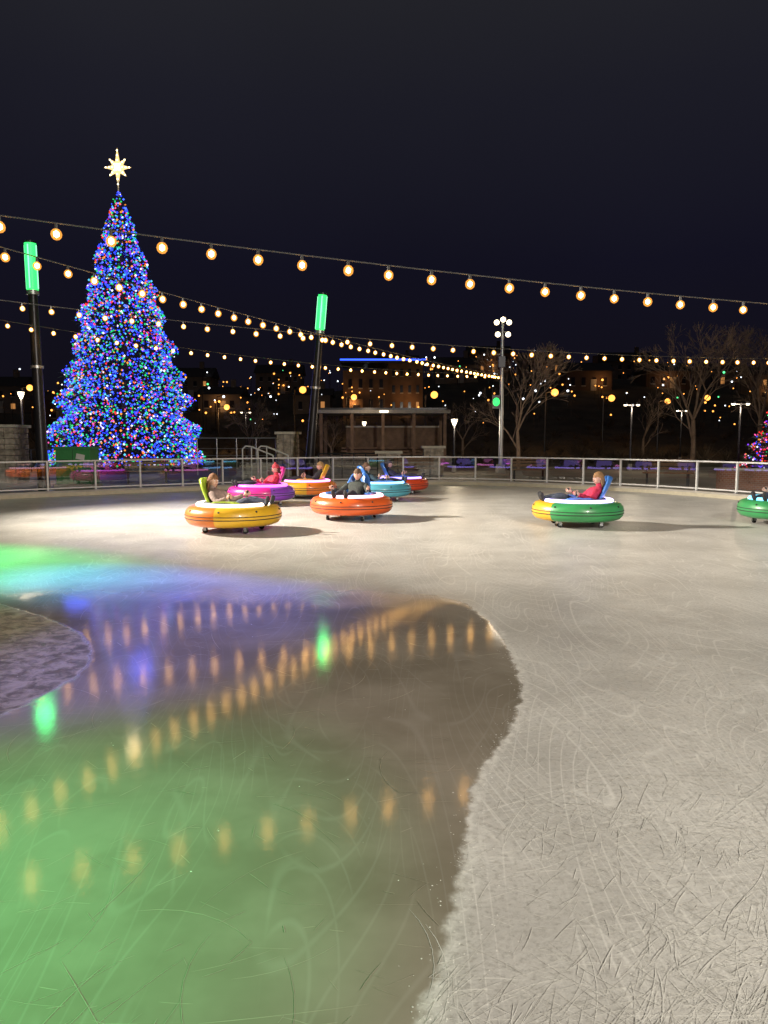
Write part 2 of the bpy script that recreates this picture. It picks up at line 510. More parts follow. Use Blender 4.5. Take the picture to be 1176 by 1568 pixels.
b.box(g + Vector((0, .1, .0)), (.34, .2, .62), M_dark); b.ball(g + Vector((0, -.02, .0)), (.17, .08, .2), M_green, 2); b.tube(g + Vector((0, .1, 0)), g + Vector((.28, .2, 0)), .03, .03, M_dark)
b.obj('green_signal_lamp', e)
lamp('flood_beam', 'SPOT', mb + Vector((0, -.4, 6.8)), 160, (1, .86, .66), e, spot_size=math.radians(110), spot_blend=.8, shadow_soft_size=.35, target=(0, 10, 0))

# rink flood towers outside the view, plus coloured beams added to tint the ice
def tower(loc, h, beams):
    e = empty('flood_tower')
    loc = Vector(loc); b = MB()
    b.tube(loc, loc + Vector((0, 0, h)), .16, .10, M_steel, 14); b.tube(loc, loc + Vector((0, 0, .4)), .3, .28, M_conc, 14)
    b.tube(loc + Vector((-.7, -.4, h - .2)), loc + Vector((.7, .4, h - .2)), .04, .04, M_steel)
    for k, bm in enumerate(beams):
        p = loc + Vector((-.6 + .3 * k, -.35 + .17 * k, h - .35))
        d = (Vector(bm['target']) - p).normalized()
        b.tube(p - d * .15, p + d * .12, .09, .14, M_dark, 12)
        nm = bm.pop('name')
        lamp(nm, 'SPOT', p + d * .16, bm.pop('energy'), bm.pop('col'), e, **bm)
    b.obj('mast', e)
rad = math.radians
tower((-14.6, 15.2, 0), 8.2, [
    dict(name='flood_beam', energy=56000, col=(1, .90, .76), target=(4.0, 14.5, 0), spot_size=rad(54), spot_blend=1, shadow_soft_size=.22),
    dict(name='green_fill_beam', energy=26000, col=(.05, 1, .22), target=(-5.4, 9.0, 0), spot_size=rad(16), spot_blend=1, shadow_soft_size=.1),  # added beam, makes the green glow on the far-left ice
    dict(name='blue_fill_beam', energy=30000, col=(.06, .14, 1), target=(-2.5, 7.5, 0), spot_size=rad(10), spot_blend=1, shadow_soft_size=.1)])  # added beam standing in for the lit tree's blue reflection
tower((-8.5, -10.8, 0), 12, [  # unseen tower added to carry coloured fill beams
    dict(name='green_fill_beam', energy=44000, col=(.05, 1, .24), target=(-2.1, 1.2, 0), spot_size=rad(12), spot_blend=1, shadow_soft_size=.1),  # added beam, makes the green glow on the near ice
    dict(name='violet_fill_beam', energy=34000, col=(.17, .15, 1), target=(-1.60, 5.5, 0), spot_size=rad(7.5), spot_blend=1, shadow_soft_size=.1)])  # added beam standing in for the lit tree's violet reflection
tower((8.5, -8.8, 0), 9, [
    dict(name='flood_beam', energy=18500, col=(1, .92, .79), target=(3, 11, 0), spot_size=rad(95), spot_blend=1, shadow_soft_size=.5)])

# ------------------------------------------------------------------ bumper cars
def seg_ring(b, mats, Rm, rx, rz, zc, nseg=72, nsec=14):
    vs = []
    for i in range(nseg):
        t = 2 * math.pi * i / nseg
        for j in range(nsec):
            s = 2 * math.pi * j / nsec
            cs, sn = math.cos(s), math.sin(s)
            cx = math.copysign(abs(cs) ** .75, cs); sz = math.copysign(abs(sn) ** .85, sn)
            r = Rm + rx * cx
            vs.append((r * math.cos(t), r * math.sin(t), zc + rz * sz))
    per = nseg // len(mats)
    for i in range(nseg):
        fs = []
        for j in range(nsec):
            i2 = (i + 1) % nseg; j2 = (j + 1) % nsec
            fs.append([i * nsec + j, i2 * nsec + j, i2 * nsec + j2, i * nsec + j2])
        k = b.m(mats[min(len(mats) - 1, i // per)])
        if i == 0: o = len(b.v); b.v.extend(vs)
        for f in fs: b.f.append([a + o for a in f]); b.mi.append(k)
def tor(b, Rm, r, z, mt, n=64, m=6):
    pts = [Vector((Rm * math.cos(2 * math.pi * i / n), Rm * math.sin(2 * math.pi * i / n), z)) for i in range(n + 1)]
    b.path(pts, r, mt, m)
VIN = {}
def vinyl(col):
    if col not in VIN: VIN[col] = mat('vinyl_' + str(len(VIN)), col, .38, var=.10, vscale=3, coat=.2, bump=.25, bscale=5)
    return VIN[col]
def bumper_car(x, y, head, cols, led, seatc, led_s=4.0):
    e = empty('bumper_car', (x, y, 0), head)
    b = MB(); seg_ring(b, [vinyl(c) for c in cols], .60, .20, .165, .285)
    b.obj('inflated_bumper', e, angle=80)
    b = MB()
    for z in (.25, .30): tor(b, .797, .007, z, M_black)
    for k in range(8):
        t = k * math.pi / 4 + .1
        b.ball((.775 * math.cos(t), .775 * math.sin(t), .38), .02, M_black, 1)
    b.tube((0, 0, .12), (0, 0, .18), .56, .60, M_black, 40)
    b.tube((0, 0, .18), (0, 0, .25), .42, .42, M_dark, 40)
    for k in range(4):
        t = math.pi / 4 + k * math.pi / 2
        c = Vector((.5 * math.cos(t), .5 * math.sin(t), 0))
        b.tube(c + Vector((0, 0, .13)), c + Vector((0, 0, .09)), .03, .03, M_steel, 8)
        b.box(c + Vector((0, -.022, .075)), (.05, .006, .07), M_steel); b.box(c + Vector((0, .022, .075)), (.05, .006, .07), M_steel)
        b.tube(c + Vector((0, -.017, .045)), c + Vector((0, .017, .045)), .045, .045, M_black, 14)
    b.obj('chassis', e)
    b = MB(); shell = vinyl(seatc); n = 48
    prof = [(.54, .40), (.52, .47), (.48, .505), (.43, .50), (.40, .43), (.37, .30), (.0, .24)]
    vs = [(r * math.cos(2 * math.pi * i / n), r * math.sin(2 * math.pi * i / n), z) for r, z in prof[:-1] for i in range(n)] + [(0, 0, .24)]
    fs = [[k * n + i, k * n + (i + 1) % n, (k + 1) * n + (i + 1) % n, (k + 1) * n + i] for k in range(len(prof) - 2) for i in range(n)]
    fs += [[(len(prof) - 2) * n + i, (len(prof) - 2) * n + (i + 1) % n, len(vs) - 1] for i in range(n)]
    b.add(vs, fs, mat('cockpit_shell', (.10, .10, .12), .35)); b.obj('cockpit', e)
    b = MB(); tor(b, .585, .036, .462, emis('led', led, led_s, True), 72, 8); b.obj('led_ring', e)
    b = MB(); pr = [(.22, .30, .20), (.05, .25, .26), (-.14, .23, .28), (-.27, .31, .28), (-.36, .45, .27), (-.45, .62, .25), (-.52, .76, .21), (-.56, .84, .15), (-.57, .87, .05)]
    vs = []; m = 8
    for px, pz, hw in pr:
        for j in range(m + 1):
            t = -1 + 2 * j / m
            vs.append((px + .09 * t * t * (pz > .36), t * hw, pz + (.11 * abs(t) ** 3 if pz < .42 else .0)))
    fs = [[i * (m + 1) + j, i * (m + 1) + j + 1, (i + 1) * (m + 1) + j + 1, (i + 1) * (m + 1) + j] for i in range(len(pr) - 1) for j in range(m)]
    b.add(vs, fs, shell); s = b.obj('seat', e, angle=85)
    md = s.modifiers.new('sol', 'SOLIDIFY'); md.thickness = .05; md.offset = -1
    md = s.modifiers.new('sub', 'SUBSURF'); md.levels = 1; md.render_levels = 1
    b = MB()
    for sgn in (-1, 1):
        b.box((.03, sgn * .40, .48), (.34, .12, .09), shell); b.ball((.2, sgn * .40, .48), (.09, .06, .045), shell, 2); b.ball((-.14, sgn * .40, .48), (.09, .06, .045), shell, 2)
        b.tube((.07, sgn * .37, .52), (.09, sgn * .365, .60), .012, .012, M_steel, 8)
        b.tube((.085, sgn * .365, .56), (.10, sgn * .36, .65), .018, .02, M_black, 10)
    b.obj('joystick_consoles', e)
    lamp('led_glow', 'POINT', (0.05, 0, .60), 4.0, led, e, shadow_soft_size=.3)
    return e

# ------------------------------------------------------------------ people
SKINC = mat('skin', (.55, .33, .24), .5, var=.06, vscale=20)
LIP = mat('lips', (.42, .16, .13), .5); EYEW = mat('eye_white', (.8, .8, .78), .3); EYED = mat('iris', (.04, .025, .02), .3)
CM = {}
def cloth(c):
    if c not in CM: CM[c] = mat('cloth_%d' % len(CM), c, .85, var=.3, vscale=14, bump=.8, bscale=24)
    return CM[c]
def person(x, y, head, jacket, pants, hair, hat=None, turn=0.0, longhair=False):
    e = empty('person', (x, y, -.055), head); e.scale = (.95, .95, .95)
    J = {'pelvis': (-.13, 0, .43), 'spine': (-.23, 0, .55), 'chest': (-.33, 0, .68), 'nb': (-.39, 0, .79), 'neck': (-.39, 0, .85), 'skull': (-.375, 0, .93)}
    RD = {'pelvis': (.145, .12), 'spine': (.13, .115), 'chest': (.15, .12), 'nb': (.075, .075), 'neck': (.052, .052), 'skull': (.06, .06)}
    E = [('pelvis', 'spine', 'j'), ('spine', 'chest', 'j'), ('chest', 'nb', 'j'), ('nb', 'neck', 's'), ('neck', 'skull', 's')]
    for sg, n in ((-1, 'r'), (1, 'l')):
        J['sh' + n] = (-.33, sg * .19, .735); J['el' + n] = (-.16, sg * .33, .585); J['wr' + n] = (.03, sg * .375, .665)
        J['hip' + n] = (-.07, sg * .10, .42); J['kn' + n] = (.29, sg * .135, .62); J['an' + n] = (.62, sg * .12, .56); J['to' + n] = (.70, sg * .135, .70)
        J['he' + n] = (.66, sg * .12, .55)
        RD['sh' + n] = (.075, .075); RD['el' + n] = (.055, .055); RD['wr' + n] = (.036, .036)
        RD['hip' + n] = (.098, .098); RD['kn' + n] = (.068, .068); RD['an' + n] = (.046, .046); RD['to' + n] = (.035, .045); RD['he' + n] = (.045, .045)
        E += [('chest', 'sh' + n, 'j'), ('sh' + n, 'el' + n, 'j'), ('el' + n, 'wr' + n, 'j'), ('pelvis', 'hip' + n, 'p'), ('hip' + n, 'kn' + n, 'p'), ('kn' + n, 'an' + n, 'p'), ('an' + n, 'he' + n, 'b'), ('he' + n, 'to' + n, 'b')]
    names = list(J); me = bpy.data.meshes.new('b')
    me.from_pydata([J[n] for n in names], [(names.index(a), names.index(c)) for a, c, _ in E], [])
    ob = bpy.data.objects.new('tmp', me); scene.collection.objects.link(ob)
    ob.modifiers.new('skin', 'SKIN')
    for i, n in enumerate(names):
        me.skin_vertices[0].data[i].radius = RD[n]; me.skin_vertices[0].data[i].use_root = (n == 'pelvis')
    sb = ob.modifiers.new('s', 'SUBSURF'); sb.levels = 2; sb.render_levels = 2
    bpy.context.view_layer.update()
    dg = bpy.context.evaluated_depsgraph_get()
    m2 = bpy.data.meshes.new_from_object(ob.evaluated_get(dg))
    bpy.data.objects.remove(ob)
    m2.materials.clear()
    order = {'j': 0, 'p': 1, 's': 2, 'b': 3}
    for mt in (cloth(jacket), cloth(pants), SKINC, cloth((.03, .03, .035))): m2.materials.append(mt)
    segs = [(Vector(J[a]), Vector(J[c]), order[k], (RD[a][0] + RD[c][0]) / 2) for a, c, k in E]
    for p in m2.polygons:
        c = p.center; best = 9; k = 0
        for a, d, kk, rr in segs:
            t = max(0, min(1, (c - a).dot(d - a) / (d - a).length_squared)); dist = (c - (a + (d - a) * t)).length / rr
            if dist < best: best = dist; k = kk
        p.material_index = k; p.use_smooth = True
    m2.name = 'body'; bo = bpy.data.objects.new('body', m2); scene.collection.objects.link(bo); bo.parent = e
    he = bpy.data.objects.new('head', None); he.location = (-.375, 0, .945); he.rotation_euler = (0, R(-.05, .12), turn); scene.collection.objects.link(he); he.parent = e
    b = MB(); V, F = ico_template()[2]; vs = []
    for v in V:
        q = Vector((v.x * .098, v.y * .076, v.z * .118))
        if v.z < 0: q.y *= 1 + .28 * v.z; q.x *= 1 + .12 * v.z; q.x += -.012 * v.z
        if v.x > .7 and abs(v.z) < .4: q.x -= .006
        vs.append(q)
    b.add(vs, F, SKINC)
    b.ball((.098, 0, -.018), (.02, .014, .024), SKINC, 2)
    b.ball((.090, 0, .012), (.012, .010, .03), SKINC, 1)
    for s in (-1, 1):
        b.ball((.083, s * .031, .010), (.012, .015, .009), EYEW, 2); b.ball((.093, s * .031, .010), (.004, .006, .006), EYED, 1)
        b.ball((.087, s * .031, .030), (.01, .02, .004), cloth(hair), 1)
        b.ball((-.005, s * .076, -.005), (.02, .010, .032), SKINC, 2)
    b.ball((.083, 0, -.060), (.012, .024, .006), LIP, 2)
    b.obj('face', he)
    b = MB(); vs = []
    hm = cloth(hat or hair)
    for v in V:
        q = Vector((v.x * .108, v.y * .088, v.z * .13)); q.x -= .008; q.z += .008
        lim = .038 if v.x > .15 else (-.02 if v.x > -.2 else -.085)
        if q.z < lim: q = Vector((q.x * .8, q.y * .8, q.z)) if q.z > lim - .03 else Vector((q.x * .6, q.y * .6, lim - .02))
        q += q.normalized() * .006 * noise.noise(v * 5)
        vs.append(q)
    b.add(vs, F, hm)
    if longhair or hat:
        for k in range(16):
            a = math.pi / 2 + math.pi * k / 15
            p = Vector((math.cos(a) * .085 - .01, math.sin(a) * .078, .02))
            b.tube(p, p + Vector((-.02, R(-.01, .01), -.12)), .024, .02, cloth(hair), 6); b.tube(p + Vector((-.02, 0, -.12)), p + Vector((-.03, 0, -.2 if longhair else -.13)), .02, .006, cloth(hair), 6)
    if hat: b.ball((-.01, 0, .145), .028, hm, 2)
    b.obj('hair', he)
    b = MB()
    for sg, n in ((-1, 'r'), (1, 'l')):
        wv = Vector(J['wr' + n]); tgt = Vector((.095, sg * .38, .69))
        d = (tgt - wv).normalized(); side = d.cross(Vector((0, 0, 1))).normalized(); up = side.cross(d)
        Mx = Matrix((d, side, up)).transposed()
        pc = wv + d * .055
        b.ball(pc, (.052, .022, .042), SKINC, 2, Mx)
        for f in range(4):
            k0 = pc + d * (.040 - .004 * abs(f - 1.3)) + up * (.028 - .019 * f)
            L_ = (.036, .041, .038, .030)[f]
            k1 = k0 + d * L_ * .75 - side * sg * .012; k2 = k1 - side * sg * L_ * .7; k3 = k2 - side * sg * L_ * .35 - d * L_ * .5
            b.tube(k0, k1, .0095, .009, SKINC, 7); b.ball(k1, .0092, SKINC, 1); b.tube(k1, k2, .009, .008, SKINC, 7); b.ball(k2, .008, SKINC, 1); b.tube(k2, k3, .008, .006, SKINC, 7)
        t0 = pc - d * .01 + up * .03; t1 = t0 + up * .025 + d * .018; t2 = t1 + d * .03 - side * sg * .012
        b.tube(t0, t1, .013, .011, SKINC, 7); b.ball(t1, .011, SKINC, 1); b.tube(t1, t2, .011, .008, SKINC, 7)
    b.obj('hands', e)
    return e

ORG = (.70, .17, .012); YEL = (.70, .40, .022); RED = (.62, .065, .018); GRN = (.04, .28, .09); BLU = (.04, .16, .50); MAG = (.55, .02, .24); LIM = (.32, .46, .035); CYA = (.08, .34, .45); PUR = (.22, .05, .45); RDO = (.68, .11, .02)
cars = [
    (-231, 12.35, -12, [YEL, YEL, ORG, ORG, ORG, ORG, YEL, YEL], (1, .80, .62), LIM, (.25, .18, .16), (.05, .06, .10), (.20, .09, .04), None, -.5, True),
    (-50, 14.3, -108, [RDO, ORG, ORG, RDO], (1, .48, .60), BLU, (.035, .045, .04), (.03, .03, .04), (.12, .07, .04), None, .1, False),
    (-188, 17.6, 205, [MAG, PUR, MAG, MAG], (.9, .12, 1), MAG, (.5, .03, .06), (.03, .03, .05), (.05, .03, .02), (.45, .05, .07), .3, False),
    (-118, 19.7, 185, [YEL, ORG, YEL, ORG], (.9, .25, .7), YEL, (.03, .03, .035), (.03, .03, .04), (.35, .22, .10), None, .5, True),
    (-6, 18.9, 15, [ORG, CYA, CYA, CYA], (.20, .5, 1), BLU, (.03, .06, .08), (.03, .03, .05), (.10, .05, .03), None, -.6, False),
    (26, 21.4, -5, [RED, RED, MAG, RED], (.35, .25, 1), BLU, (.03, .035, .07), (.04, .04, .06), (.05, .03, .02), (.08, .08, .10), -.2, False),
    (297, 13.15, 176, [YEL, GRN, GRN, GRN, GRN, GRN, YEL, YEL], (.60, .50, 1), BLU, (.42, .018, .06), (.05, .06, .09), (.26, .14, .06), None, .35, True),
    (617, 13.4, 200, [GRN, RDO, RDO, RDO, GRN, GRN, GRN, GRN], (.15, .65, 1), CYA, (.06, .07, .12), (.03, .03, .05), (.08, .05, .03), None, .3, False),
]
for c in cars:
    x = gx(c[0], c[1])
    h = math.radians(c[2])
    bumper_car(x, c[1], h, c[3], c[4], c[5])
    person(x, c[1], h, c[6], c[7], c[8], c[9], c[10], c[11])

# ------------------------------------------------------------------ christmas trees
M_need = mat('fir_needles', (.03, .06, .035), .8, var=.5, vscale=3)
M_bark = mat('bark', (.10, .07, .05), .9, var=.3, vscale=10, bump=.6)
LC = [(.02, .05, 1), (.05, .14, 1), (.22, .04, .9), (.02, .75, .20), (1, .03, .02), (1, .32, .03), (.10, .6, .9), (.8, .75, 1), (1, .10, .35)]
LW = [.33, .16, .07, .18, .07, .07, .08, .04, .03]
LWR = [.12, .06, .10, .05, .35, .08, .02, .05, .25]
LM = [emis('mini_light_%d' % i, c, s, True) for i, (c, s) in enumerate(zip(LC, (2.4, 2.4, 1.8, 1.2, 1.5, 1.4, 1.5, 2, 1.6)))]
def xmas_tree(base, H, R0, nleaf, nl, lr, star=True, z0=.35, spill=((.1, 4.7), (.4, 4.2), (.7, 5.2), (.25, 5.6)), wts=LW, sc=(.06, .10, 1)):
    e = empty('christmas_tree', base)
    b = MB(); b.tube((0, 0, 0), (0, 0, H * .97), R0 * .07, .03, M_bark, 10)
    prof = lambda t: R0 * ((1 - t) ** .88) * (1 + .07 * math.sin(t * 60)) + .08
    nb = 170
    for i in range(nb):
        t = (i / nb) ** 1.1 * .97; a = i * 2.399; r = prof(t) * .93
        z = z0 + t * (H - z0)
        b.tube((0, 0, z + .15 * r), (r * math.cos(a), r * math.sin(a), z - .05 * r), .05 * (1 - t) + .012, .008, M_bark, 5, False)
    b.obj('trunk_and_limbs', e)
    b = MB()
    for i in range(nleaf):
        t = 1 - math.sqrt(R(0, 1)); t = min(t, .995); a = R(0, 2 * math.pi)
        ruff = 1 + .15 * noise.noise(Vector((math.cos(a) * 3, math.sin(a) * 3, t * 18)))
        r = prof(t) * ruff * (R(.55, 1.0) if random.random() < .35 else R(.85, 1.04))
        z = z0 + t * (H - z0) - .04 * r
        c = Vector((r * math.cos(a), r * math.sin(a), z)); od = Vector((math.cos(a + R(-.5, .5)), math.sin(a + R(-.5, .5)), R(-.5, .25))).normalized()
        s = R(.16, .34) * (1 - .5 * t); sd = od.cross(Vector((R(-.4, .4), R(-.4, .4), 1))).normalized() * s * .28
        b.add([c - sd, c + sd, c + od * s], [[0, 1, 2]], M_need)
    b.obj('foliage', e, smooth=False)
    b = MB()
    for i in range(nl):
        t = 1 - math.sqrt(R(0, 1)); t = min(t, .99); a = R(0, 2 * math.pi)
        ruff = 1 + .15 * noise.noise(Vector((math.cos(a) * 3, math.sin(a) * 3, t * 18)))
        r = prof(t) * ruff * R(.90, 1.06); z = z0 + t * (H - z0)
        k = random.choices(range(len(LC)), wts)[0]
        b.ball((r * math.cos(a), r * math.sin(a), z), lr * R(.6, 1.3), LM[k], 0)
    b.obj('lights', e)
    for t, a in spill:
        r = prof(t) * 1.3 + .5
        lamp('light_string_spill', 'POINT', (r * math.cos(a), r * math.sin(a), z0 + t * (H - z0)), 80 * (1 - t * .6) * (R0 / 3.6) ** 2, sc, e, shadow_soft_size=.6)
    if star:
        ms = emis('star_light', (1, .66, .26), 1.5, True); mc = emis('star_core', (1, .84, .52), 6, True)
        b = MB(); zc = H + 1.1
        b.tube((0, 0, H - .3), (0, 0, zc), .05, .04, M_steel)
        pts = []
        for k in range(16):
            a = math.pi / 2 + k * math.pi / 8
            rr = .30 if k % 2 else ((.95 if k % 8 == 0 else .68) if k % 4 == 0 else .60)
            pts.append((rr * math.cos(a), rr * math.sin(a)))
        vs = [(p[0], 0, zc + p[1]) for p in pts] + [(0, -.14, zc), (0, .14, zc)]
        fs = []
        for k in range(16): fs += [[k, (k + 1) % 16, 16], [(k + 1) % 16, k, 17]]
        b.add(vs, fs, ms); b.ball((0, 0, zc), (.18, .17, .20), mc, 2)
        for k in range(0, 16, 2):
            for f in (.35, .6, .85):
                b.ball((pts[k][0] * f, -.10 * (1 - f) - .02, zc + pts[k][1] * f), .04, mc, 1)
        b.obj('star', e, smooth=False)
        lamp('star_glow', 'POINT', (0, -.6, zc - .4), 40, (1, .75, .4), e, shadow_soft_size=.1)
    return e
D = 38.0
tp = pixel_to_world(-394, 0, D); tz = pixel_to_world(-392, 384, D).z
xmas_tree((tp.x, D, 0), tz, 3.55, 26000, 9000, .054)
xmas_tree((gx(636, 30), 30, 0), 4.6, 2.0, 5000, 1300, .038, False, spill=((.2, 4.2),), wts=LWR, sc=(1, .1, .25))

# ------------------------------------------------------------------ bare trees
M_bark2 = mat('winter_bark', (.24, .17, .12), .9, var=.3, vscale=4, bump=.5)
def bare_tree(x, y, z, H, seed, spread=.55, depth=6, trunk=.16):
    rn = random.Random(seed); b = MB()
    def rec(p, d, l, r, k):
        n = 2 if k > 2 else 1
        for s in range(n):
            q = p + d * l / n; b.tube(p, q, r, r * .82, M_bark2, 6 if k > 3 else 3, False)
            p = q; r *= .84; d = (d + Vector((rn.uniform(-.1, .1), rn.uniform(-.1, .1), .03))).normalized()
            if k >= 2 and s == 0 and n == 2:
                sd = (d + Vector((rn.uniform(-1, 1), rn.uniform(-1, 1), .15)) * spread * 1.3).normalized(); rec(p, sd, l * .62, r * .55, k - 2)
        if k <= 0: return
        for c in range(3):
            a = rn.uniform(0, 6.28); sp = spread * rn.uniform(.6, 1.2)
            o = d.orthogonal().normalized(); o2 = d.cross(o)
            nd = (d + (o * math.cos(a) + o2 * math.sin(a)) * sp + Vector((0, 0, .06))).normalized()
            rec(p, nd, l * rn.uniform(.62, .82), max(.009, r * rn.uniform(.55, .75)), k - 1)
    rec(Vector((0, 0, 0)), Vector((0, 0, 1)), H * .27, trunk, depth)
    o = b.obj('bare_tree'); o.location = (x, y, z); return o
bare_tree(gx(472, 44), 44, 0, 10.2, 3, .62, 6, .17)
bare_tree(gx(572, 50), 50, 0, 11, 5, .6, 6, .17)
bare_tree(gx(205, 40), 40, 0, 7.6, 8, .55, 6, .12)
bare_tree(gx(-205, 52), 52, 0, 5.0, 11, .7, 6, .12)
bare_tree(gx(-80, 48), 48, 0, 4.0, 13, .7, 5, .09)
bare_tree(gx(120, 56), 56, 0, 6.0, 17, .7, 5, .12)
bare_tree(gx(-480, 60), 60, 0, 7.0, 21, .6, 5, .15)
bare_tree(gx(395, 60), 60, 0, 6.5, 27, .6, 5, .13)

# ------------------------------------------------------------------ street furniture
M_glow = emis('street_lamp_glass', (1, .82, .55), 5, True)
def street_lamp(az, d, h, heads=2, dim=1, col=(1, .80, .55), light=True):
    x = gx(az, d); e = empty('street_lamp', (x, d, hill(x, d) + .03)); b = MB()
    b.tube((0, 0, 0), (0, 0, h), .06, .04, M_dark, 10); b.tube((0, 0, 0), (0, 0, .35), .13, .11, M_conc, 10)
    b.tube((-.35 * (heads > 1), 0, h - .05), (.35 * (heads > 1), 0, h - .05), .025, .025, M_dark, 6)
    for s in ((-1, 1) if heads > 1 else (0,)):
        k = .6 if heads > 1 else 1
        b.tube((s * .32, 0, h - .03), (s * .32, 0, h + .07), .20 * k, .12 * k, M_dark, 12)
        b.tube((s * .32, 0, h - .10), (s * .32, 0, h - .03), .10 * k, .16 * k, M_glow, 12)
        if heads == 1: b.tube((0, 0, h - .35), (0, 0, h - .1), .05, .15, M_glow, 12)
    b.obj('pole', e)
    if light: lamp('glow', 'POINT', (0, -.3, h - .3), 150 * dim, col, e, shadow_soft_size=.15)
street_lamp(107, 36, 2.6, 1, 1.2)
street_lamp(376, 38, 3.4, 2, 1.3)
street_lamp(541, 33, 3.2, 2, 1)
street_lamp(452, 55, 3.8, 2, 1.6)
street_lamp(-550, 36, 3.9, 1, 1.2)
street_lamp(-210, 58, 3.8, 2, 1)
street_lamp(-30, 52, 2.9, 1, .8, light=False)

# stone pillars
M_stone = mat('rubble_stone', (.30, .26, .22), .9, var=.5, vscale=5, bump=1, bscale=7)
M_cap = mat('pillar_cap', (.45, .42, .37), .8, var=.1)
def pillar(az, d, wd, h):
    x = gx(az, d); b = MB(); rn = random.Random(az)
    z = 0; row = 0
    while z < h - .02:
        hh = .2; n = 3
        for i in range(n):
            for j in range(n):
                if 0 < i < n - 1 and 0 < j < n - 1: continue
                b.box((x - wd / 2 + (i + .5) * wd / n + rn.uniform(-.01, .01), d - wd / 2 + (j + .5) * wd / n + rn.uniform(-.015, .015), z + hh / 2), (wd / n - .012 + rn.uniform(-.03, .0), wd / n - .012, hh - .012 - rn.uniform(0, .02)), M_stone)
        z += hh; row += 1
    b.box((x, d, z / 2), (wd * .8, wd * .8, z - .01), M_conc)
    b.box((x, d, z + .05), (wd + .14, wd + .14, .1), M_cap)
    b.obj('stone_pillar', smooth=False)
pillar(-146, 31, .85, 1.8)
pillar(-575, 27, 1.1, 1.9)
pillar(7, 31, 1.0, 1.0)
pillar(75, 33, .9, 1.1)

# green utility cabinet
x = gx(-468, 24.5); b = MB(); mg = mat('green_paint', (.04, .22, .07), .5, var=.1)
b.box((x, 24.5, .05), (1.25, .9, .1), M_conc); b.box((x, 24.5, .68), (1.12, .78, 1.14), mg); b.box((x, 24.5, 1.29), (1.2, .86, .08), mg)
b.box((x, 24.105, .68), (.012, .006, 1.08), M_black); b.box((x + .1, 24.10, .7), (.04, .02, .16), M_steel)
b.box((x + .25, 24.106, 1.0), (.28, .006, .18), M_white, M=Matrix.Rotation(.2, 3, 'Y'))
for k in range(5): b.box((x - .3, 24.106, .9 - k * .05), (.3, .006, .02), M_black)
b.obj('utility_cabinet', smooth=False)

def railing(p0, p1, h=1.05, n=8, name='guard_railing', mt=M_dark, bars=4):
    p0, p1 = Vector(p0), Vector(p1); b = MB(); up = Vector((0, 0, h))
    b.tube(p0 + up, p1 + up, .028, .028, mt)
    for k in range(bars): b.tube(p0 + up * (.15 + .19 * k), p1 + up * (.15 + .19 * k), .010, .010, mt, 5)
    for i in range(n + 1):
        p = p0.lerp(p1, i / n); b.tube(p, p + up, .025, .025, mt)
    b.obj(name)
railing((gx(-285, 33), 33, 0), (gx(-165, 33), 33, 0), 1.65, 4, mt=M_steel)
railing((gx(-585, 36), 36, 0), (gx(-470, 36), 36, 0), 1.1, 5)
railing((gx(-100, 30.5), 30.5, 0), (gx(-10, 30.5), 30.5, 0), 1.0, 5)
for dx in (0, .6):
    b = MB(); x = gx(-216, 29) + dx
    P0 = [(x, 29, 0), (x, 29, 1.2), (x + .12, 29, 1.32), (x + .35, 29, 1.30), (x + 1.15, 29.3, .95), (x + 1.15, 29.3, 0)]
    b.path([Vector(p) for p in P0], .03, M_white, 8); b.tube((x + .35, 29, 1.3), (x + .35, 29, 0), .025, .025, M_white)
    b.obj('stair_handrail')
b = MB()
for k in range(4): b.box((gx(-175, 31) , 30.2 + k * .35, .075 + .075 * k), (2.0, .35, .15 + .15 * k), M_conc)
b.obj('concrete_steps', smooth=False)

M_brick = bpy.data.materials.new('brick'); M_brick.use_nodes = True
nt = M_brick.node_tree; br = nt.nodes.new('ShaderNodeTexBrick'); tcn = nt.nodes.new('ShaderNodeTexCoord'); mpn = nt.nodes.new('ShaderNodeMapping')
mpn.inputs['Rotation'].default_value = (math.pi / 2, 0, 0)
br.inputs['Color1'].default_value = (.26, .11, .07, 1); br.inputs['Color2'].default_value = (.20, .09, .06, 1); br.inputs['Mortar'].default_value = (.26, .24, .22, 1)
br.inputs['Scale'].default_value = 4; nt.links.new(tcn.outputs['Object'], mpn.inputs[0]); nt.links.new(mpn.outputs[0], br.inputs['Vector']); nt.links.new(br.outputs['Color'], nt.nodes['Principled BSDF'].inputs['Base Color'])
nt.nodes['Principled BSDF'].inputs['Roughness'].default_value = .9
b = MB(); b.box((0, 0, .30), (6.0, .35, .6), M_brick); b.box((0, 0, .635), (6.1, .42, .07), M_cap)
o = b.obj('brick_wall', smooth=False); o.location = (12.9, 21.6, 0); o.rotation_euler = (0, 0, -.75)
mw = mat('bench_wood', (.20, .11, .06), .7, var=.3)
def bench(x, y, rz):
    b = MB()
    for k in range(4): b.box((0, -.2 + k * .12, .45), (1.6, .1, .035), mw)
    for k in range(3): b.box((0, .28 + k * .02, .60 + k * .13), (1.6, .03, .1), mw)
    for s in (-.65, .65):
        b.box((s, -.15, .22), (.06, .06, .42), M_dark); b.box((s, .22, .22), (.06, .06, .42), M_dark); b.box((s, .03, .425), (.06, .5, .02), M_dark); b.tube((s, .24, .42), (s, .34, .95), .02, .02, M_dark)
    o = b.obj('park_bench', smooth=False); o.location = (x, y, -.01); o.rotation_euler = (0, 0, rz)
bench(5.5, 28.0, .2); bench(9.6, 25.0, -.3); bench(-8.5, 26.5, .3); bench(1.2, 29.5, 0)

